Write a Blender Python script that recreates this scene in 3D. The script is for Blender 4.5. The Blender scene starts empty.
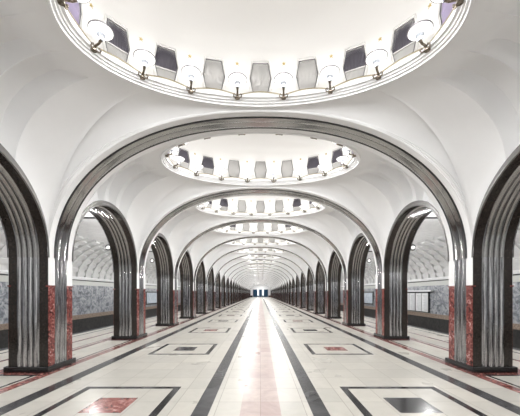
import bpy, bmesh, math, random
from math import sin, cos, pi, sqrt, atan2, radians
from mathutils import Vector, Matrix
random.seed(7)
SC = bpy.context.scene
COL = SC.collection

# ---------------------------------------------------------------- camera, world, exposure
EYE = 1.57
cam = bpy.data.cameras.new('camera'); cam.sensor_width = 36; cam.lens = 290/520*36
cam.shift_x = -0.001; cam.shift_y = 0.1644; cam.clip_start = .05; cam.clip_end = 400
co = bpy.data.objects.new('camera', cam); COL.objects.link(co)
co.location = (0, 0, EYE); co.rotation_euler = (pi/2, 0, 0); SC.camera = co
W = bpy.data.worlds.new('world'); SC.world = W; W.use_nodes = True
W.node_tree.nodes['Background'].inputs[0].default_value = (.8, .85, 1, 1)
W.node_tree.nodes['Background'].inputs[1].default_value = .3
SC.view_settings.view_transform = 'Standard'; SC.view_settings.look = 'None'
SC.view_settings.gamma = 1; SC.view_settings.use_curve_mapping = False
SC.view_settings.exposure = -0.25
LAMP_W = 2.5         # watts a dome lamp sends up
LAMP_D = 17.5         # watts a dome lamp sends down through its opal bowl
PLAT_W = 170.0        # watts of one light added beyond a platform lamp

# ---------------------------------------------------------------- dimensions (metres)
X = 4.25             # half width of the nave at the pier faces
XB = 5.04            # platform face of the piers
PITCH = 4.16
PY0 = 5.80           # near face of the first pier pair
PL = .74             # pier length
NP = 29              # pier pairs in view (k = 0..28)
K0 = -2              # first pier pair (behind the viewer)
SPR = EYE + .72      # springing height
APX = 2.92           # rise of the transverse arch
NE = 2.2
HD = EYE + 3.70      # dome rim
RA, RB = 2.78, 1.62  # dome rim half axes
R2 = (PITCH-PL)/2    # 1.71, radius of the side arches
XE = 7.37            # platform edge
XW = 10.3            # track wall
YEND = PY0 + 28*PITCH + PL
YBACK = PY0 + K0*PITCH
ORD = ['zeroth','first','second','third','fourth','fifth','sixth','seventh','eighth','ninth','tenth','eleventh','twelfth',
       'thirteenth','fourteenth','fifteenth','sixteenth','seventeenth','eighteenth','nineteenth','twentieth','twenty-first',
       'twenty-second','twenty-third','twenty-fourth','twenty-fifth','twenty-sixth','twenty-seventh','twenty-eighth',
       'twenty-ninth','thirtieth']

# ---------------------------------------------------------------- materials
def mat(name, col, rough=.5, metal=0, spec=.5):
    m = bpy.data.materials.new(name); m.use_nodes = True
    b = m.node_tree.nodes['Principled BSDF']
    b.inputs['Base Color'].default_value = (*col, 1); b.inputs['Roughness'].default_value = rough
    b.inputs['Metallic'].default_value = metal; b.inputs['Specular IOR Level'].default_value = spec
    return m
def nd(m, t, **kw):
    n = m.node_tree.nodes.new(t)
    for k, v in kw.items():
        if k in n.inputs: n.inputs[k].default_value = v
        else: setattr(n, k, v)
    return n
def lk(m, a, b): m.node_tree.links.new(a, b)
def coords(m, scale=(1,1,1)):
    g = nd(m, 'ShaderNodeNewGeometry'); mp = nd(m, 'ShaderNodeMapping'); mp.inputs['Scale'].default_value = scale
    lk(m, g.outputs['Position'], mp.inputs['Vector']); return mp.outputs['Vector']
def ramp(m, fac, stops):
    r = nd(m, 'ShaderNodeValToRGB'); e = r.color_ramp.elements
    while len(e) < len(stops): e.new(.5)
    for i, (p, c) in enumerate(stops): e[i].position = p; e[i].color = (*c, 1)
    lk(m, fac, r.inputs['Fac']); return r.outputs['Color']
def bsdf(m): return m.node_tree.nodes['Principled BSDF']
def bump(m, h, s=.3, d=.01):
    b = nd(m, 'ShaderNodeBump', Strength=s, Distance=d); lk(m, h, b.inputs['Height']); lk(m, b.outputs['Normal'], bsdf(m).inputs['Normal'])

def noise_mat(name, stops, scale, rough, vs=(1,1,1), detail=6, dist=0, spec=.5, metal=0, nrough=.6, b=0):
    m = mat(name, (1,1,1), rough, metal, spec); v = coords(m, vs)
    n = nd(m, 'ShaderNodeTexNoise', Scale=scale, Detail=detail, Roughness=nrough, Distortion=dist); lk(m, v, n.inputs['Vector'])
    lk(m, ramp(m, n.outputs['Fac'], stops), bsdf(m).inputs['Base Color'])
    if b: bump(m, n.outputs['Fac'], b)
    return m
def tile_mat(name, c1, c2, joint, bw, bh, rough, vein=.35, off=.5, var=.9):
    m = mat(name, c1, rough, spec=.14); v = coords(m)
    br = nd(m, 'ShaderNodeTexBrick', Scale=1.0); br.offset = off
    br.inputs['Mortar Size'].default_value = .005; br.inputs['Brick Width'].default_value = bw; br.inputs['Row Height'].default_value = bh
    br.inputs['Color1'].default_value = (*c1, 1); br.inputs['Color2'].default_value = (*c2, 1); br.inputs['Mortar'].default_value = (*joint, 1)
    br.inputs['Mortar Smooth'].default_value = .3
    lk(m, v, br.inputs['Vector'])
    n = nd(m, 'ShaderNodeTexNoise', Scale=2.6, Detail=7, Roughness=.65, Distortion=1.2); lk(m, v, n.inputs['Vector'])
    cr = ramp(m, n.outputs['Fac'], [(.3, (1-vein,)*3), (.62, (1,1,1))])
    mx = nd(m, 'ShaderNodeMix', data_type='RGBA', blend_type='MULTIPLY'); mx.inputs[0].default_value = var
    lk(m, br.outputs['Color'], mx.inputs[6]); lk(m, cr, mx.inputs[7]); lk(m, mx.outputs[2], bsdf(m).inputs['Base Color'])
    n2 = nd(m, 'ShaderNodeTexNoise', Scale=1.1, Detail=4); lk(m, v, n2.inputs['Vector'])
    mr = nd(m, 'ShaderNodeMapRange'); mr.inputs['To Min'].default_value = rough*.6; mr.inputs['To Max'].default_value = rough*1.5
    lk(m, n2.outputs['Fac'], mr.inputs['Value']); lk(m, mr.outputs['Result'], bsdf(m).inputs['Roughness'])
    return m

M = {}
M['plaster'] = noise_mat('white_plaster', [(.3, (.83,.833,.835)), (.7, (.87,.873,.875))], 1.3, .55, b=.05)
M['dome_plaster'] = mat('dome_plaster', (.88,.87,.85), .5)
M['granite'] = noise_mat('dark_granite', [(.35, (.010,.009,.008)), (.58, (.035,.028,.024)), (.75, (.10,.085,.075))], 26, .16, detail=10, nrough=.75)
M['black'] = noise_mat('black_granite', [(.4, (.006,.006,.007)), (.7, (.02,.02,.022))], 40, .14)
# fluted stainless steel brushed along its length, with reflected streaks painted into the colour
def steel(name, col, rough):
    m = mat(name, col, rough, 1.0); v = coords(m, (22, 22, .5))
    n = nd(m, 'ShaderNodeTexNoise', Scale=3.2, Detail=6, Roughness=.7); lk(m, v, n.inputs['Vector'])
    mr = nd(m, 'ShaderNodeMapRange'); mr.inputs['To Min'].default_value = rough*.55; mr.inputs['To Max'].default_value = rough*1.6
    lk(m, n.outputs['Fac'], mr.inputs['Value']); lk(m, mr.outputs['Result'], bsdf(m).inputs['Roughness'])
    lk(m, ramp(m, n.outputs['Fac'], [(.38, tuple(c*.22 for c in col)), (.60, tuple(c*1.6 for c in col))]), bsdf(m).inputs['Base Color'])
    bump(m, n.outputs['Fac'], .12, .01)
    return m
M['steel'] = steel('fluted_steel', (.41,.41,.42), .12)
M['steel_trim'] = mat('steel_trim', (.20,.195,.19), .3, 1.0)
M['steel_arch'] = mat('arch_steel', (.36,.355,.35), .13, 1.0)
# red marble
def red_marble(name, rough, dark=1.0, vs=(1,1,1)):
    m = mat(name, (.3,.05,.04), rough); v = coords(m, vs)
    n = nd(m, 'ShaderNodeTexNoise', Scale=11.0, Detail=9, Roughness=.72, Distortion=1.5); lk(m, v, n.inputs['Vector'])
    c = ramp(m, n.outputs['Fac'], [(.38, (.02,.007,.007)), (.46, (.13,.03,.026)), (.53, (.24,.06,.05)), (.58, (.30,.10,.09)), (.64, (.62,.45,.42))])
    lk(m, c, bsdf(m).inputs['Base Color']); return m
M['red'] = red_marble('red_marble', .2)
M['floor_cream'] = tile_mat('cream_marble_tiles', (.475,.455,.41), (.405,.39,.355), (.24,.22,.19), .60, .60, .30, .11, off=0)
M['floor_pink'] = tile_mat('pink_marble_tiles', (.44,.36,.33), (.36,.27,.25), (.26,.2,.18), .54, .60, .30, .25, off=0)
M['floor_dark'] = tile_mat('charcoal_stone_tiles', (.045,.045,.047), (.075,.075,.078), (.02,.02,.02), .3, .60, .2, .5, off=0)
M['floor_black'] = noise_mat('black_stone_inlay', [(.35, (.012,.012,.013)), (.7, (.05,.05,.052))], 9, .15)
M['floor_red'] = noise_mat('red_stone_inlay', [(.34, (.06,.022,.02)), (.48, (.20,.065,.055)), (.58, (.30,.13,.115)), (.70, (.55,.38,.35))], 7, .16, detail=9, dist=1.2)
M['wall_marble'] = noise_mat('blue_grey_marble', [(.34, (.06,.07,.085)), (.45, (.175,.19,.215)), (.52, (.33,.345,.37)), (.6, (.42,.43,.445)), (.68,(.66,.67,.68))], 2.2, .3, detail=9, dist=2.2, nrough=.7)
M['band'] = mat('pale_stone_band', (.52,.53,.50), .4)
M['dado'] = noise_mat('brown_stone_dado', [(.35, (.16,.11,.08)), (.7, (.38,.31,.25))], 12, .4)
M['tile_vault'] = noise_mat('glazed_vault_tiles', [(.3, (.60,.60,.60)), (.7, (.70,.70,.69))], 5, .65)
M['track'] = noise_mat('track_bed', [(.35, (.012,.012,.012)), (.7, (.04,.037,.034))], 8, .8)
M['gold'] = mat('gilded_metal', (.42,.37,.25), .5, .5)
M['gold_star'] = mat('gold_star', (.55,.42,.16), .4, .4)
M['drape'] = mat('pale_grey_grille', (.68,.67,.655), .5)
M['drape_reflection'] = mat('grille_painted_reflection', (.16,.15,.175), .5)  # dark mirror effect of the side grilles, put into their colour
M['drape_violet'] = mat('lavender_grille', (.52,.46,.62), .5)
M['bronze'] = noise_mat('dark_bronze', [(.4, (.10,.08,.06)), (.6, (.28,.24,.19))], 30, .3, metal=.9)
M['rim'] = mat('bowl_rim_metal', (.25,.24,.25), .35, .8)
M['crystal'] = mat('frosted_glass', (.55,.58,.64), .2)
M['darkmetal'] = mat('dark_painted_metal', (.02,.02,.022), .4, .3)
M['sign_white'] = mat('enamel_white', (.78,.79,.80), .3)
M['sign_line'] = mat('sign_grey_line', (.28,.30,.33), .5)
M['poster'] = noise_mat('pale_blue_poster', [(.4, (.45,.52,.60)), (.6, (.62,.67,.72))], 4, .25)
M['blue_glass'] = mat('blue_tinted_glass', (.012,.045,.09), .1)
def glow(name, col, s):
    m = mat(name, col, .4); b = bsdf(m); b.inputs['Emission Color'].default_value = (*col, 1); b.inputs['Emission Strength'].default_value = s; return m
M['bowl'] = glow('lit_opal_bowl', (1,.995,.985), 1.1)
M['globe'] = glow('lit_globe', (1,.98,.95), .8)
M['diffuser'] = glow('lit_diffuser', (.85,.93,1), 3.0)

# ---------------------------------------------------------------- mesh helpers
class MB:
    def __init__(s): s.v = []; s.f = []; s.m = []; s.mats = []
    def mi(s, m):
        if m not in s.mats: s.mats.append(m)
        return s.mats.index(m)
    def face(s, pts, m):
        b = len(s.v); s.v += [tuple(p) for p in pts]; s.f.append(tuple(range(b, b+len(pts)))); s.m.append(s.mi(m))
    def grid(s, rows, m, close_u=False, close_v=False, flip=False):
        b = len(s.v); n = len(rows[0]); R = len(rows)
        for r in rows: s.v += [tuple(p) for p in r]
        k = s.mi(m)
        for i in range(R if close_v else R-1):
            for j in range(n if close_u else n-1):
                a = b+i*n+j; c = b+i*n+(j+1) % n; d = b+((i+1) % R)*n+(j+1) % n; e = b+((i+1) % R)*n+j
                s.f.append((a,e,d,c) if flip else (a,c,d,e)); s.m.append(k)
    def box(s, lo, hi, m, bev=0):
        x0,y0,z0 = lo; x1,y1,z1 = hi
        if bev:
            c = []
            def ring(z, i): return [(x0+i,y0,z),(x1-i,y0,z),(x1,y0+i,z),(x1,y1-i,z),(x1-i,y1,z),(x0+i,y1,z),(x0,y1-i,z),(x0,y0+i,z)]
            def ring2(z, i): return [(x0+2*i,y0+i,z),(x1-2*i,y0+i,z),(x1-i,y0+2*i,z),(x1-i,y1-2*i,z),(x1-2*i,y1-i,z),(x0+2*i,y1-i,z),(x0+i,y1-2*i,z),(x0+i,y0+2*i,z)]
            rows = [ring2(z0,bev), ring(z0+bev,bev), ring(z1-bev,bev), ring2(z1,bev)]
            s.grid(rows, m, close_u=True); s.face(rows[-1], m); s.face(rows[0][::-1], m); return
        p = [(x0,y0,z0),(x1,y0,z0),(x1,y1,z0),(x0,y1,z0),(x0,y0,z1),(x1,y0,z1),(x1,y1,z1),(x0,y1,z1)]
        b = len(s.v); s.v += p; k = s.mi(m)
        for f in ((3,2,1,0),(4,5,6,7),(0,1,5,4),(1,2,6,5),(2,3,7,6),(3,0,4,7)): s.f.append(tuple(b+i for i in f)); s.m.append(k)
    def tube(s, pts, r, m, n=6, closed=False):
        rows = []; N = len(pts)
        for i, p in enumerate(pts):
            p = Vector(p); a = Vector(pts[(i-1) % N] if (closed or i > 0) else pts[i]); b = Vector(pts[(i+1) % N] if (closed or i < N-1) else pts[i])
            t = (b-a); t = t.normalized() if t.length > 1e-9 else Vector((0,0,1))
            u = t.cross(Vector((0,0,1)))
            if u.length < .05: u = t.cross(Vector((0,1,0)))
            u.normalize(); w = t.cross(u); rr = r[i] if isinstance(r, (list,tuple)) else r
            rows.append([p + u*rr*cos(2*pi*k/n) + w*rr*sin(2*pi*k/n) for k in range(n)])
        s.grid(rows, m, close_u=True, close_v=closed)
        if not closed: s.face(rows[0][::-1], m); s.face(rows[-1], m)
    def lathe(s, prof, m, n=20, c=(0,0,0)):
        s.grid([[(c[0]+r*cos(2*pi*k/n), c[1]+r*sin(2*pi*k/n), c[2]+z) for k in range(n)] for r, z in prof], m, close_u=True)
    def mesh(s, name, smooth=35):
        me = bpy.data.meshes.new(name); me.from_pydata(s.v, [], s.f)
        for m in s.mats: me.materials.append(m)
        me.polygons.foreach_set('material_index', s.m); 
        bm = bmesh.new(); bm.from_mesh(me); bmesh.ops.remove_doubles(bm, verts=bm.verts, dist=1e-5); bm.to_mesh(me); bm.free()
        if smooth:
            me.polygons.foreach_set('use_smooth', [True]*len(me.polygons)); me.set_sharp_from_angle(angle=radians(smooth))
        me.update(); return me
    def build(s, name, parent=None, smooth=35, loc=None, rz=0):
        o = bpy.data.objects.new(name, s.mesh(name, smooth)); COL.objects.link(o)
        if parent: o.parent = parent
        if loc: o.location = loc
        o.rotation_euler.z = rz; return o
def link(name, me, parent=None, loc=(0,0,0), rot=(0,0,0)):
    o = bpy.data.objects.new(name, me); COL.objects.link(o); o.parent = parent; o.location = loc; o.rotation_euler = rot; return o
def tag(o, label=None, cat=None, group=None, kind=None):
    if label: o['label'] = label
    if cat: o['category'] = cat
    if group: o['group'] = group
    if kind: o['kind'] = kind
    return o
def empty(name, loc=(0,0,0), rz=0):
    o = bpy.data.objects.new(name, None); COL.objects.link(o); o.location = loc; o.rotation_euler.z = rz; o.empty_display_size = .2; return o
def copy_tree(o, parent=None):
    c = o.copy(); COL.objects.link(c)
    if parent: c.parent = parent
    for ch in o.children: copy_tree(ch, c)
    return c
def pos(o, i): return ORD[i]

def py(k): return PY0 + k*PITCH                 # near face of pier k
def by(j): return PY0 + j*PITCH - (PITCH-PL)/2  # centre of bay j (bay 0 lies before pier 0)

# ---------------------------------------------------------------- floor: one mesh, inlay cut into it
xs = [0,.27,.68,.90,1.33,1.44,1.84,2.41,2.81,2.92,3.34,3.58,4.07,4.27,4.31,4.38,5.10,5.24,5.30,5.36,5.95,6.08,6.75,6.84,7.10,XE]
ycut = {YBACK-.2, YEND+.4}
for j in range(K0+1, 29):
    c = by(j)
    for d in (.80,.69,.28,-.28,-.69,-.80): ycut.add(c+d)
for k in range(K0, 29):
    for d in (-.28,-.20,PL+.20,PL+.28): ycut.add(py(k)+d)
ys = sorted(ycut)
def cell(x, y, side):
    j = round((y-by(0))/PITCH); d = abs(y-by(j)); a = abs(x)
    if a < .27: return 'floor_pink'
    if .68 < a < .90: return 'floor_dark'
    if 3.34 < a < 3.58: return 'floor_dark'
    if 1.33 < a < 2.92 and d < .80:
        if a < 1.44 or a > 2.81 or d > .69: return 'floor_black'
        if 1.84 < a < 2.41 and d < .28: return 'floor_red' if (j % 2 == 0) == (side < 0) else 'floor_black'
        return 'floor_cream'
    if a < 4.07: return 'floor_cream'
    if a < 4.27: return 'floor_red'
    if a < 5.36:
        k = round((y-PL/2-py(0))/PITCH); e = abs(y-PL/2-py(k))
        if e < PL/2+.20: return 'floor_red'
        if e < PL/2+.28: return 'floor_black'
        if 4.31 < a < 4.38: return 'floor_black'
        if 5.10 < a < 5.24: return 'floor_red'
        if a > 5.30: return 'floor_black'
        return 'floor_cream'
    if 5.95 < a < 6.08: return 'floor_red'
    if 6.75 < a < 6.84: return 'floor_dark'
    if a > 7.10: return 'floor_dark'
    return 'floor_cream'
fl = MB()
for side in (-1, 1):
    for x0, x1 in zip(xs, xs[1:]):
        y0 = ys[0]; cur = None
        for ya, yb in zip(ys, ys[1:]):
            t = cell((x0+x1)/2, (ya+yb)/2, side)
            if cur is None: cur, y0 = t, ya
            elif t != cur:
                fl.face([(side*x0,y0,0),(side*x1,y0,0),(side*x1,ya,0),(side*x0,ya,0)][::side], M[cur]); cur, y0 = t, ya
        fl.face([(side*x0,y0,0),(side*x1,y0,0),(side*x1,ys[-1],0),(side*x0,ys[-1],0)][::side], M[cur])
o = fl.build('floor', smooth=0); tag(o, kind='structure')
for side, nm in ((-1,'left'),(1,'right')):
    t = MB(); y0, y1 = ys[0], ys[-1]
    t.box((min(side*XE,side*(XE-.25)), y0, -.12), (max(side*XE,side*(XE-.25)), y1, -.002), M['black'])
    t.face([(side*XE,y0,-.12),(side*XE,y1,-.12),(side*XE,y1,-1.1),(side*XE,y0,-1.1)], M['track'])
    t.face([(side*XE,y0,-1.1),(side*XE,y1,-1.1),(side*XW,y1,-1.1),(side*XW,y0,-1.1)], M['track'])
    for xr in (XE+.75, XE+2.27): t.box((side*xr-.035,y0,-1.08),(side*xr+.035,y1,-.92), M['darkmetal'])
    tag(t.build('floor_%s_track_bed' % nm, smooth=0), kind='structure')

# ---------------------------------------------------------------- side halls: track wall, tiled vault
def side_curve(t):   # t 0 at the cornice .. 1 at the arcade
    a = t*pi/2
    return XW - (XW-7.2)*(1-cos(a)), EYE+.92 + 2.0*sin(a)
for side, nm in ((-1,'left'),(1,'right')):
    y0, y1 = ys[0], ys[-1]
    w = MB(); sx = side*XW
    w.face([(sx,y0,-1.1),(sx,y1,-1.1),(sx,y1,.12),(sx,y0,.12)], M['track'])
    w.box((min(sx,sx-side*.05),y0,.12),(max(sx,sx-side*.05),y1,.36), M['dado'])
    w.face([(sx,y0,.36),(sx,y1,.36),(sx,y1,2.04),(sx,y0,2.04)], M['wall_marble'])
    w.face([(sx,y0,2.04),(sx,y1,2.04),(sx,y1,2.5),(sx,y0,2.5)], M['band'])
    tag(w.build('wall_%s' % nm, smooth=0), kind='structure')
    c = MB(); c.box((min(sx,sx-side*.10),y0,2.36),(max(sx,sx-side*.10),y1,2.43), M['plaster']); c.box((min(sx,sx-side*.16),y0,2.43),(max(sx,sx-side*.16),y1,2.50), M['plaster'])
    c.box((min(sx,sx-side*.03),y0,2.30),(max(sx,sx-side*.03),y1,2.345), M['darkmetal'])
    tag(c.build('trim_%d' % (1 if side < 0 else 2), smooth=0), kind='structure')
    v = MB(); NT = 18
    prof = [side_curve(i/NT) for i in range(NT+1)] + [(XB, EYE+2.92)]
    v.grid([[(side*x,yy,z) for x, z in prof] for yy in (y0, y1)], M['tile_vault'], flip=side > 0)
    # ribs across the vault and staggered raised bars between them
    def q(t, off):
        x, z = side_curve(t); x2, z2 = side_curve(min(t+.01,1)); x1, z1 = side_curve(t-.01)
        tx, tz = x2-x1, z2-z1; L = sqrt(tx*tx+tz*tz); nx, nz = tz/L, -tx/L
        if nx > 0: nx, nz = -nx, -nz
        return side*(x+nx*off), z+nz*off
    step = .72; i = 0; yy = y0+.3
    while yy < y1:
        if yy < 75 :
            seg = 12; rows = []
            for yo, of in ((-.05,0),(-.075,.13),(.075,.13),(.075,0)):
                rows.append([(q(s/seg*.74,of)[0], yy+yo, q(s/seg*.74,of)[1]) for s in range(seg+1)])
            v.grid(rows, M['tile_vault'], flip=side < 0)
            nb = 6
            for b in range(nb):
                t0 = .03+(b+(.5 if i % 2 else 0))/nb*.74
                if t0 > .7: continue
                t1 = t0+.065
                a0, a1, b0, b1 = q(t0,0), q(t0,.08), q(t1,.08), q(t1,0)
                v.grid([[(p[0],yy+.07,p[1]) for p in (a0,a1,b0,b1)],[(p[0],yy+step-.07,p[1]) for p in (a0,a1,b0,b1)]], M['tile_vault'], flip=side > 0)
        yy += step; i += 1
    tag(v.build('ceiling_%s_platform' % nm, smooth=30), kind='structure')

# platform-side wall above the arcade
def side_arch_z(dy, r=R2):
    return SPR + sqrt(max(r*r-dy*dy, 0))
for side, nm in ((-1,'left'),(1,'right')):
    w = MB(); sx = side*XB
    for j in range(K0+1, 29):
        c = by(j); lo, hi = [], []
        for i in range(25):
            d = -R2*cos(pi*i/24); lo.append((sx, c+d, side_arch_z(d))); hi.append((sx, c+d, EYE+3.0))
        w.grid([lo, hi], M['plaster'])
    for k in range(K0, 29):
        w.face([(sx,py(k),SPR),(sx,py(k)+PL,SPR),(sx,py(k)+PL,EYE+3),(sx,py(k),EYE+3)], M['plaster'])
    tag(w.build('wall_%s_arcade' % nm, smooth=0), kind='structure')

# ---------------------------------------------------------------- nave vault
def se(x):
    u = min(abs(x)/X, 1); return SPR + APX*(1-u**NE)**(1/NE)
AW = .13
def arch_outer(dy):
    # outline of the side arch with its tapering face band
    d = abs(dy); th = math.acos(min(d/R2, 1)); return SPR + (R2+AW*sin(th))*sin(th)
RIBS = [-.93, -.31, .31, .93]
def flute(yb):
    a = abs(yb)
    if a >= .93: return 0
    t = (yb+.93)/.62; t -= math.floor(t)
    return (1-abs(2*t-1)**8)
def vpoint(bx, byy, bz, sideedge, s):
    ph = atan2(byy/R2, bx/X)
    rx, ry = RA*cos(ph), RB*sin(ph)
    w = max(0, min(1, (abs(cos(ph))-.25)/.5))
    w = w*w*(3-2*w)
    p = (1-w)*s + w*sin(s*pi/2); qq = (1-w)*s**1.7 + w*(1-cos(s*pi/2))
    x = rx+(bx-rx)*p; y = ry+(byy-ry)*p; z = HD+(bz-HD)*qq
    if sideedge and s > .12:
        f = flute(byy); e = min((s-.12)/.2, 1); D = f*(.14+.18*sin(pi*min(max((s-.12)/.88,0),1)))*e*e*(3-2*e)
        if s > .999: D = 0
        sg = 1 if bx > 0 else -1
        a = s*pi/2; x += sg*D*sin(max(a,.5)); z += D*cos(a)*.95
    return (x, y, z)
def boundary():
    pts = []
    half = sorted(set([0,.1,.2,.3,.305,.315,.32,.4,.5,.62,.72,.82,.91,.925,.935,.95,1.05,1.2,1.35,1.5,1.6,1.66,1.69,R2]))
    yl = [-a for a in half[::-1]] + half[1:]
    for y in yl: pts.append((X, y, max(arch_outer(y), SPR), True))
    N = 30; xl = [X*cos(pi*i/N) for i in range(1, N)]
    for x in xl: pts.append((x, R2, se(x), False))
    for y in yl[::-1]: pts.append((-X, y, max(arch_outer(y), SPR), True))
    for x in xl[::-1]: pts.append((x, -R2, se(x), False))
    return pts
BP = boundary()
sv = [0,.03,.07,.12,.17,.22,.28,.34,.41,.48,.55,.62,.69,.76,.83,.89,.94,.98,.998,1.0]
vm = MB()
vm.grid([[vpoint(*b, s) for b in BP] for s in sv], M['plaster'], close_u=True)
# thin raised mouldings following the transverse arches
for sg in (-1, 1):
    for s in (.975,.935,.895):
        line = [vpoint(x, sg*R2, se(x), False, s) for x in [X*.985*cos(pi*i/50) for i in range(51)]]
        vm.tube([(a, b, c-.004) for a, b, c in line], .014, M['plaster'], 5)
vmesh = vm.mesh('ceiling_vault', 28)
for j in range(K0+1, 29):
    o = link('ceiling', vmesh, None, (0, by(j), 0)); o['kind'] = 'structure'

# ---------------------------------------------------------------- end walls
for yy, nm in ((YEND+.3,'end'),(YBACK-.1,'back')):
    w = MB()
    w.face([(-XW,yy,-1.1),(XW,yy,-1.1),(XW,yy,6.2),(-XW,yy,6.2)], M['plaster']); 
    tag(w.build('wall_%s' % nm, smooth=0), kind='structure')
w = MB(); yy = YEND+.22
w.box((-4.6,yy-.05,0),(4.6,yy+.05,.75), M['floor_black']); 
tag(w.build('baseboard_end', smooth=0), kind='structure')
for i, xc in enumerate((-2.25, 0, 2.25)):
    e = MB(); hw = .95 if i != 1 else .6
    e.box((xc-hw-.1,yy-.14,0),(xc+hw+.1,yy-.05,3.35), M['sign_white'])
    o = e.build('door_%d' % (i+1), smooth=0); o['kind'] = 'structure'
    g = MB(); g.box((xc-hw,yy-.18,.05),(xc+hw,yy-.14,3.25), M['blue_glass']); g.build('glass_pane', o, 0)
for i, xc in enumerate((-1.12, 1.12)):
    e = empty('end_wall_light', (xc, yy-.2, 2.1)); tag(e, 'tall cool white light panel at hall end, %s of centre' % ('left','right')[i], 'light', 'light panels of the end wall')
    g = MB(); g.box((-.16,0,-1.2),(.16,.05,1.15), M['diffuser']); g.build('diffuser', e, 0)

# ---------------------------------------------------------------- piers
def flutes(w, n, depth=.05, seg=8):
    """profile (a, d): a across the strip, d out of the surface"""
    out = []
    for i in range(n):
        for s in range(seg+ (1 if i == n-1 else 0)):
            t = s/seg; out.append((-w/2 + (i+t)*w/n, depth*(sin(pi*t)**.7)))
    return out
def pier_side(mb_, org, ax, nrm, w, n, z0, z1, m, dp=.05):
    prof = flutes(w, n, dp); ax, nrm, org = Vector(ax), Vector(nrm), Vector(org)
    rows = [[org+ax*a+nrm*(d)+Vector((0,0,z)) for a, d in prof] for z in (z0, z1)]
    mb_.grid(rows, m, flip=(ax.cross(Vector((0,0,1))).dot(nrm) < 0))
    for z, r in ((z0, rows[0]), (z1, rows[1])): pass
PB = .115  # plinth height
RT = EYE+.136
PX = XB-X; CX = (X+XB)/2; NW = .37; WW = .44
def build_pier(merged):
    """local origin at the base centre; nave side towards +x"""
    hx, hy = PX/2, PL/2
    root = None if merged else empty('pier')
    acc = MB() if merged else None
    def fin(m_, name):
        if merged: return
        m_.build(name, root)
    def new(): return acc if merged else MB()
    p = new(); p.box((-hx-.05,-hy-.07,0),(hx+.05,hy+.07,PB), M['black'], .008); fin(p, 'plinth')
    s = new(); i_ = 0
    s.box((-hx+i_,-hy,PB),(hx-i_,hy,SPR), M['granite']); fin(s, 'granite_shaft')
    for sy in (-1, 1):
        t = new(); pier_side(t, (0,sy*hy,0), (1,0,0), (0,sy,0), WW, 4, PB, SPR, M['steel']); fin(t, 'steel_cladding')
    for sx in (-1, 1):
        t = new(); pier_side(t, (sx*(hx-.004),0,0), (0,1,0), (sx,0,0), NW, 3, PB, SPR, M['steel'], .035); fin(t, 'steel_cladding')
        for sy in (-1, 1):
            y0, y1 = sorted((sy*NW/2, sy*(hy-.004)))
            t = new(); x0, x1 = sorted((sx*(hx-.05), sx*(hx+.01))); t.box((x0,y0,PB),(x1,y1,RT), M['red'], .004); fin(t, 'red_marble_strip')
            t = new(); x0, x1 = sorted((sx*(hx-.05), sx*(hx+.022))); ya, yb = sorted((sy*(NW/2-.004), sy*(hy+.012)))
            t.box((x0,ya,RT),(x1,yb,RT+.03), M['red'], .004); fin(t, 'strip_cap')
            t = new(); x0, x1 = sorted((sx*(hx-.05), sx*(hx+.008))); t.box((x0,y0,RT+.03),(x1,y1,SPR+.002), M['plaster']); fin(t, 'plaster_strip')
    if merged: return acc.build('pier')
    return root
SIDE = {-1:'left', 1:'right'}
def place_pier(o, side, k):
    o.location = (side*CX, py(k)+PL/2, 0); o.rotation_euler.z = 0 if side < 0 else pi
    o['category'] = 'pillar'; o['group'] = 'steel and granite piers of the two arcades'
    o['label'] = ('steel clad granite pier with red marble strips, %s in the %s row' % (ORD[k+1], SIDE[side])) if k >= 0 else 'steel clad granite pier, %s behind the viewer in the %s row' % (ORD[-k], SIDE[side])
pier0 = build_pier(False); pierf = build_pier(True); u0 = uf = False
for k in range(K0, 29):
    for side in (-1, 1):
        if k < 12:
            o = pier0 if not u0 else copy_tree(pier0); u0 = True
        else:
            o = pierf if not uf else copy_tree(pierf); uf = True
        place_pier(o, side, k)

# ---------------------------------------------------------------- transverse arches (steel rib between white borders)
def se_path(N=64):
    pts = []
    for i in range(N+1):
        t = pi*i/N; c, s_ = cos(t), sin(t)
        x = X*(abs(c)**(2/NE))*(1 if c >= 0 else -1); z = APX*(abs(s_)**(2/NE)); pts.append((x, z))
    out = []
    for i, (x, z) in enumerate(pts):
        a, b = pts[max(i-1,0)], pts[min(i+1,N)]; tx, tz = b[0]-a[0], b[1]-a[1]; L = sqrt(tx*tx+tz*tz)
        n = (-tz/L, tx/L)   # inward/downward
        if i in (0, N): n = (-1 if x > 0 else 1, 0)
        out.append(((x, z), n))
    return out
SP = se_path()
def sweep(path, prof, m, mb_, zoff=0):
    rows = [[(p[0]+n[0]*d, a, p[1]+n[1]*d+zoff) for a, d in prof] for p, n in path]
    mb_.grid(rows, m)
def build_tarch(merged):
    root = None if merged else empty('transverse_arch'); acc = MB()
    hy = PL/2
    b = acc if merged else MB()
    for sy in (-1, 1):
        prof = [(sy*(NW/2), -.03),(sy*NW/2, 0),(sy*(hy-.01), 0),(sy*hy, -.01),(sy*hy, -.12)]
        sweep(SP, prof if sy > 0 else prof[::-1], M['plaster'], b)
    if not merged: b.build('white_border', root)
    st = acc if merged else MB()
    prof = [(a, d-.004) for a, d in flutes(NW, 2, .035)]; sweep(SP, prof, M['steel_arch'], st)
    if not merged: st.build('steel_rib', root)
    for sy in (-1, 1):
        t = acc if merged else MB()
        y = sy*NW/2; prof = [(y-.022,-.02),(y-.022,.012),(y+.022,.012),(y+.022,-.02)]; sweep(SP, prof, M['darkmetal' if sy > 0 else 'darkmetal'], t)
        if not merged: t.build('edge_trim', root)
    if merged: return acc.build('transverse_arch')
    return root
t0 = build_tarch(False); tf = build_tarch(True); u0 = uf = False
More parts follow.
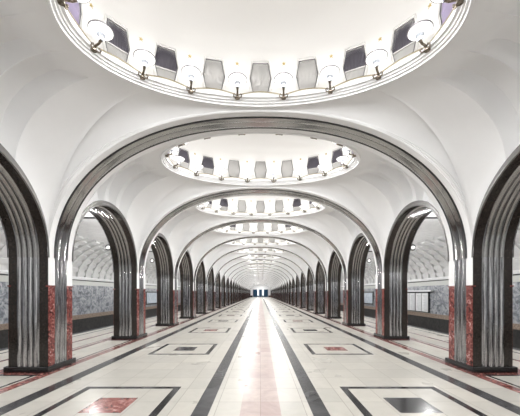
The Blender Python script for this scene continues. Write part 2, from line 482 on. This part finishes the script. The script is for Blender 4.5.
for k in range(K0, 29):
    if k < 12: o = t0 if not u0 else copy_tree(t0); u0 = True
    else: o = tf if not uf else copy_tree(tf); uf = True
    o.location = (0, py(k)+PL/2, SPR); o['category'] = 'arch'; o['group'] = 'steel ribbed arches spanning the nave'
    o['label'] = ('wide white arch with fluted steel rib spanning the nave, %s from the front' % ORD[k+1]) if k >= 0 else 'steel ribbed nave arch, %s behind the viewer' % ORD[-k]

# ---------------------------------------------------------------- side arches of the arcades
def build_sarch(merged):
    """origin at springing, nave face towards +x, opening along y"""
    root = None if merged else empty('arcade_arch'); acc = MB(); N = 36
    path = [((R2*cos(pi*i/N), R2*sin(pi*i/N)), (-cos(pi*i/N), -sin(pi*i/N))) for i in range(N+1)]
    def sw(prof, m, mb_, flip=False):
        rows = [[(a, p[0]+n[0]*d, p[1]+n[1]*d) for a, d in prof] for p, n in path]; mb_.grid(rows, m, flip=flip)
    hx = PX/2
    g = acc if merged else MB()
    for sx in (-1, 1):
        prof = [(sx*(WW/2), 0), (sx*hx, 0)]; sw(prof, M['granite'], g, sx < 0)
    if not merged: g.build('granite_soffit', root)
    s = acc if merged else MB(); sw([(a, d) for a, d in flutes(WW, 4)], M['steel_arch'], s)
    if not merged: s.build('steel_soffit', root)
    for sx in (-1, 1):
        f = acc if merged else MB(); rows = []
        for i in range(N+1):
            th = pi*i/N; w = AW*abs(sin(th))+.001; c, s_ = cos(th), sin(th)
            prof = [(0, R2), (.028, R2+.006), (.028, R2+w*.35), (.018, R2+w*.42), (.018, R2+w), (-.01, R2+w+.004)]
            rows.append([(sx*(hx+d), r*c, r*s_) for d, r in prof])
        f.grid(rows, M['steel_trim'], flip=sx > 0)
        if not merged: f.build('face_band', root)
    if merged: return acc.build('arcade_arch')
    return root
s0 = build_sarch(False); sf = build_sarch(True); u0 = uf = False
for j in range(K0+1, 29):
    for side in (-1, 1):
        if j < 12: o = s0 if not u0 else copy_tree(s0); u0 = True
        else: o = sf if not uf else copy_tree(sf); uf = True
        o.location = (side*CX, by(j), SPR); o.rotation_euler.z = 0 if side < 0 else pi
        o['category'] = 'arch'; o['group'] = 'steel lined arches opening onto the platforms'
        o['label'] = ('steel lined round arch onto the %s platform, %s from front' % (SIDE[side], ORD[j+1])) if j >= 0 else 'steel lined arch beside the viewer on the %s' % SIDE[side]

# ---------------------------------------------------------------- domes
def ell(d, h, n=96, sc=1):
    return [((RA-d)*sc*cos(2*pi*i/n), (RB-d)*sc*sin(2*pi*i/n), h) for i in range(n)]
_N = 2880; _acc = [0.0]
for _i in range(_N):
    _a = pi/2+2*pi*(_i+.5)/_N; _acc.append(_acc[-1]+sqrt((2.68*sin(_a))**2+(1.52*cos(_a))**2))
def ph_of(t):      # angle on the rim after the fraction t of its length, from the far middle
    t = t % 1; un = pi/2+2*pi*t; t = t*_acc[-1]; lo, hi = 0, _N
    while hi-lo > 1:
        m_ = (lo+hi)//2
        if _acc[m_] <= t: lo = m_
        else: hi = m_
    return .72*(pi/2 + 2*pi*(lo+(t-_acc[lo])/(_acc[lo+1]-_acc[lo]))/_N) + .28*un
DPH = [ph_of(i/16) for i in range(16)]            # panels
LPH = [ph_of((i+.5)/16) for i in range(16)]       # lamps sit between
def norm_at(a, b, ph):
    nx, ny = cos(ph)/a, sin(ph)/b; L = sqrt(nx*nx+ny*ny); return nx/L, ny/L
DD = .07
def dome_shell():
    m = MB()
    prof = [(-.03,.02),(-.01,-.035),(.025,-.035),(.03,.0),(.065,.0),(.07,.03),(.10,.03),(.105,.06),(.15,.06),(.155,.08),(.155,.10),(DD,.13),(DD,.30),(DD+.01,.60),(DD+.03,.90)]
    rows = [ell(d, h) for d, h in prof]
    for i in range(1, 15):
        a = i/14*pi/2; rows.append([((RA-.10)*max(cos(a),.001)*cos(2*pi*k/96), (RB-.10)*max(cos(a),.001)*sin(2*pi*k/96), .90+.85*sin(a)) for k in range(96)])
    m.grid(rows[:11], M['plaster'], close_u=True); m.grid(rows[10:], M['dome_plaster'], close_u=True); return m
def wave(i, n): # 0 at lamps, 1 at panels
    return abs(cos(pi*16*i/n))
def valance():
    m = MB(); n = 192; rows = []
    for d, k in ((.155, 0), (.150, 1), (.115, 1), (.112, 0)):
        rows.append([((RA-d)*cos(ph_of(i/n)), (RB-d)*sin(ph_of(i/n)), .08 if k == 0 else .085+.075*wave(i, n)) for i in range(n)])
    m.grid(rows, M['dome_plaster'], close_u=True); return m
def gilt():
    m = MB(); n = 192
    m.tube([((RA-.148)*cos(ph_of(i/n)), (RB-.148)*sin(ph_of(i/n)), .09+.075*wave(i, n)) for i in range(n)], .013, M['gold'], 5, True); return m
HEX = [(-.145,.0),(.145,.0),(.20,.25),(.145,.54),(-.145,.54),(-.20,.25)]
def panel_frame():
    m = MB(); c = (0,.26)
    def sc(k, y): return [((p[0]-c[0])*k+c[0], y, (p[1]-c[1])*k+c[1]) for p in HEX]
    m.grid([sc(1.24,.03), sc(1.22,-.03), sc(1.12,-.045), sc(1.09,-.02), sc(1.0,-.02), sc(.98,.045)], M['dome_plaster'], close_u=True)
    m.tube(sc(1.0,-.024), .009, M['rim'], 5, True); return m
def panel_grille(split, mu, ml):
    m = MB(); n = 30; cols = []
    zc = [0, .17, .170001, .25, .54]
    def hw(z): return .145+.055*z/.25 if z < .25 else .20-.055*(z-.25)/.29
    for a in range(len(zc)-1):
        rows = []
        for z in (zc[a], zc[a+1]):
            tilt = -.02 if a == 0 else 0
            rows.append([((2*i/n-1)*hw(z)*.98, -.008+.022*(i % 2)+(tilt*(1-z/.17) if a == 0 else 0), z) for i in range(n+1)])
        m.grid(rows, ml if (a < 2 and split) else mu)  # split paints a dark reflection above a pale lower part
    if split: m.box((-.19,-.022,.160),(.19,.0,.178), M['drape'])
    return m
def star():
    m = MB(); pts = [((.07 if i % 2 == 0 else .028)*sin(pi*i/5), (.07 if i % 2 == 0 else .028)*cos(pi*i/5)) for i in range(10)]
    for i in range(10):
        a, b = pts[i], pts[(i+1) % 10]; m.face([(0,-.022,0),(a[0],0,a[1]),(b[0],0,b[1])], M['gold_star'])
    return m
me_shell = dome_shell().mesh('dome_shell', 50); me_val = valance().mesh('valance', 40); me_gilt = gilt().mesh('gilt', 60)
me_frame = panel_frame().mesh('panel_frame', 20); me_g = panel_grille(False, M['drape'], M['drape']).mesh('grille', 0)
me_gd = panel_grille(True, M['drape_reflection'], M['drape']).mesh('grille_reflection', 0); me_gv = panel_grille(False, M['drape_violet'], M['drape']).mesh('grille_violet', 0); me_star = star().mesh('star', 0)
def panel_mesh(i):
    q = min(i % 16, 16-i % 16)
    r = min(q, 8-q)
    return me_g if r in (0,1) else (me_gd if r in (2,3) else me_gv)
def ph_loc(ph, d, h):
    a, b = RA-d, RB-d; nx, ny = norm_at(a, b, ph); return (a*cos(ph), b*sin(ph), h), (0,0,atan2(ny,nx)-pi/2)
def build_dome(full):
    root = empty('ceiling_dome')
    link('dome_shell', me_shell, root)
    link('scalloped_valance', me_val, root); link('gilded_edge', me_gilt, root)
    for i, ph in enumerate(DPH):
        l, r = ph_loc(ph, DD+.03, .185); f = link('panel_frame', me_frame, root, l, r)
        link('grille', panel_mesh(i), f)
        if full:
            l, r = ph_loc(LPH[i], DD+.012, .74); link('gold_star', me_star, root, l, r)
    return root
d0 = build_dome(True); d1 = build_dome(False); u0 = uf = False
for j in range(-1, 29):
    if j < 9: o = d0 if not u0 else copy_tree(d0); u0 = True
    else: o = d1 if not uf else copy_tree(d1); uf = True
    o.location = (0, by(j), HD); o['category'] = 'dome'; o['group'] = 'oval ceiling domes along the nave'
    o['label'] = ('white oval ceiling dome ringed with lamps and grilles, %s from the front' % ORD[j+1]) if j >= 0 else 'oval ceiling dome directly above the viewer'

# ---------------------------------------------------------------- dome lamps
def build_lamp():
    root = empty('dome_lamp')
    b = MB()
    b.lathe([(0,0),(.045,0),(.045,.015),(.03,.03),(.02,.05),(0,.05)], M['bronze'], 12)
    b.tube([(0,-.00,.03),(0,-.03,.06),(0,-.07,.065),(0,-.12,.07),(0,-.16,.11)], [.026,.022,.018,.017,.026], M['bronze'], 8)
    for sx in (-1, 1):   # scrolls either side
        b.tube([(0,-.02,.04),(sx*.04,-.03,.005),(sx*.075,-.045,.01),(sx*.08,-.06,.04),(sx*.055,-.065,.05),(sx*.045,-.05,.035)], .013, M['bronze'], 6)
    b.build('bracket', root)
    c = MB(); c.lathe([(0,.045),(.03,.05),(.038,.07),(.028,.09),(.05,.11),(.062,.13),(.02,.14)], M['crystal'], 14, (0,-.165,.05)); c.build('frosted_holder', root)
    w = MB(); w.lathe([(.001,.132),(.05,.134),(.10,.145),(.14,.165),(.166,.188),(.170,.196),(.162,.192),(.13,.172),(.08,.154),(.001,.146)], M['bowl'], 28, (0,-.165,.05)); w.build('glass_bowl', root)
    r = MB(); r.tube([(.170*cos(2*pi*i/28), -.165+.170*sin(2*pi*i/28), .246) for i in range(28)], .009, M['rim'], 6, True); r.build('rim_ring', root)
    return root
def lamp_light(w, name='point_light'):
    L = bpy.data.lights.new(name, 'POINT'); L.energy = w; L.shadow_soft_size = .05; L.color = (1,.995,.99); return L
L_near = lamp_light(LAMP_W); L_far = lamp_light(LAMP_W*4)
def bowl_light(w):
    L = bpy.data.lights.new('bowl_light', 'AREA'); L.shape = 'DISK'; L.size = .16; L.energy = w; L.color = (1,.995,.99); return L
D_near = bowl_light(LAMP_D); D_far = bowl_light(LAMP_D*4)
lamp0 = build_lamp(); ul = False
LS = ['far centre','far','far','left end','left end','near','near','near centre','near centre','near','near','right end','right end','far','far','far centre']
def lamp_label(j, i):
    # i counts lamps round the ring, anticlockwise seen from below, starting just left of the far middle
    n = i+1 if i < 8 else 16-i
    sd = 'left' if i < 8 else 'right'
    if j < 0: return 'bowl lamp in dome above the viewer, %s along the %s half' % (ORD[n], sd)
    return 'bowl lamp in %s nearest dome, %s from far middle along its %s half' % (ORD[j+1], ORD[n], sd)
pend = []
stuff = MB()
for j in range(-1, 29):
    for i in range(16):
        ph = LPH[i]
        l, r = ph_loc(ph, .135, .03); wl = (l[0], l[1]+by(j), l[2]+HD)
        if j < 18:
            o = lamp0 if not ul else copy_tree(lamp0); ul = True
            o.location = wl; o.rotation_euler = r
            o['category'] = 'lamp'; o['group'] = 'bowl lamps round the ceiling domes'; o['label'] = lamp_label(j, i)
        else:
            mt = Matrix.Translation(wl) @ Matrix.Rotation(r[2], 4, 'Z'); o = None
            n = 10; ring = [mt @ Vector((.163*cos(2*pi*a/n), -.145+.163*sin(2*pi*a/n), .236)) for a in range(n)]
            low = [mt @ Vector((.05*cos(2*pi*a/n), -.145+.05*sin(2*pi*a/n), .175)) for a in range(n)]
            stuff.grid([low, ring], M['bowl'], close_u=True); stuff.face(low, M['bowl'])
            stuff.box(tuple(mt @ Vector((0,-.1,.08)) - Vector((.02,.06,.05))), tuple(mt @ Vector((0,-.1,.08)) + Vector((.02,.06,.05))), M['bronze'])
        near = j < 4
        if near or i % 4 == 1:
            for nm, L, yy, zz, rx in (('point_light', L_near if near else L_far, -.32, .42, 0), ('bowl_light', D_near if near else D_far, -.23, .155, radians(-24))):
                q = bpy.data.objects.new(nm, L); COL.objects.link(q)
                if o: q.location = (0,yy,zz); q.rotation_euler.x = rx; pend.append((q, o))
                else: q.matrix_world = Matrix.Translation(wl) @ Matrix.Rotation(r[2], 4, 'Z') @ Matrix.Translation((0,yy,zz)) @ Matrix.Rotation(rx, 4, 'X')
for q, p_ in pend: q.parent = p_
o = stuff.build('distant_dome_lamp'); tag(o, 'tiny bowl lamps ringing the farthest domes of the nave', 'lamp', 'bowl lamps round the ceiling domes', 'stuff')

# ---------------------------------------------------------------- platform lamps on the piers, tie rails
def build_plamp():
    root = empty('platform_lamp')
    b = MB(); b.lathe([(0,0),(.05,0),(.05,.02),(0,.02)], M['darkmetal'], 12)
    b.v = [(z, y, x) for x, y, z in b.v]
    b.tube([(0,0,0),(.14,0,.03),(.26,0,.02)], .016, M['darkmetal'], 6); b.build('arm', root)
    r = MB(); r.tube([(.38+.10*cos(2*pi*i/24), 0, .02+.10*sin(2*pi*i/24)) for i in range(24)], .014, M['darkmetal'], 6, True); r.build('ring', root)
    g = MB(); g.lathe([(.001,-.05)]+[(.05*sin(pi*i/10), -.05*cos(pi*i/10)) for i in range(1,10)]+[(.001,.05)], M['globe'], 16, (.38,0,.02)); g.build('globe', root)
    return root
pl0 = build_plamp(); up = False; pend = []; LP = lamp_light(PLAT_W, 'point_light'); LP.shadow_soft_size = .12
for k in range(-1, 26):
    for side in (-1, 1):
        o = pl0 if not up else copy_tree(pl0); up = True
        o.location = (side*(XB+.002), py(k)+PL/2, EYE+1.62); o.rotation_euler.z = 0 if side > 0 else pi
        o['category'] = 'lamp'; o['group'] = 'ring lamps over the platforms'
        o['label'] = ('dark ring lamp on arm over the %s platform, at the %s pier' % (SIDE[side], ORD[k+1])) if k >= 0 else 'dark ring lamp beside the viewer on the %s' % SIDE[side]
        if k < 8 or k % 3 == 0:
            q = bpy.data.objects.new('point_light', LP); COL.objects.link(q); pend.append((q, o)); q.location = (.95,0,.0)  # light added to brighten the platform, set out past the ring and globe
for q, p_ in pend: q.parent = p_
rail = MB(); rail.box((0,-.03,0),(2.2,.03,.05), M['darkmetal']); rail_me = rail.mesh('tie_rail', 0)
for k in range(0, 8):
    for side in (-1, 1):
        o = link('tie_rail', rail_me, None, (side*XB, py(k)+PL/2+.05, EYE+2.68), (0,0,0 if side > 0 else pi))
        tag(o, 'thin dark rail across the %s platform vault at the %s pier' % (SIDE[side], ORD[k+1]), 'rail', 'rails across the platform vaults')

# ---------------------------------------------------------------- signs on the track walls
def sign_board(y0, y1, side):
    w = y1-y0; root = empty('route_sign', (side*(XW-.07), (y0+y1)/2, 0))
    fr = MB()
    fr.box((-.03,-w/2,.40),(.03,w/2,1.66), M['darkmetal']); fr.build('backing_board', root, 0)
    n = 4; pw = (w-.35)/n
    for i in range(n):
        a = -w/2+.06+i*(pw+.05)+(.08 if i >= 2 else 0)
        p = MB(); x0, x1 = sorted((-side*.03, -side*.045)); p.box((x0,a,.44),(x1,a+pw,1.60), M['sign_white'])
        xf = -side*.047; x0, x1 = sorted((-side*.045, xf))
        for r in range(14): p.box((x0,a+.07,.52+r*.07),(x1,a+pw*random.uniform(.55,.9),.535+r*.07), M['sign_line'])
        p.box((x0,a+pw*.03,.48),(x1,a+pw*.05,1.54), M['sign_line']); p.build('white_panel', root, 0)
    c = MB(); x0, x1 = sorted((0,-side*.16)); c.box((x0,-w/2-.45,1.68),(x1,w/2+.15,1.78), M['sign_white']); c.box((x0,-w/2-.5,1.66),(x1,w/2+.2,1.685), M['darkmetal']); c.build('light_bar', root, 0)
    return root
o = sign_board(17.6, 20.6, 1); tag(o, 'white route panels under a light bar on the right track wall', 'sign')
def poster(y0, y1, side, label):
    root = empty('poster_board', (side*(XW-.04), (y0+y1)/2, 0)); w = y1-y0
    f = MB(); f.box((-.03,-w/2,.55),(.03,w/2,1.75), M['darkmetal']); f.build('frame', root, 0)
    p = MB(); x0, x1 = sorted((-side*.03,-side*.04)); p.box((x0,-w/2+.12,.66),(x1,w/2-.12,1.64), M['poster']); p.build('poster_sheet', root, 0)
    tag(root, label, 'poster', None)
poster(26.0, 29.2, -1, 'pale blue poster in black frame on the left track wall')
poster(26.4, 29.6, 1, 'pale blue poster in black frame on the right track wall')
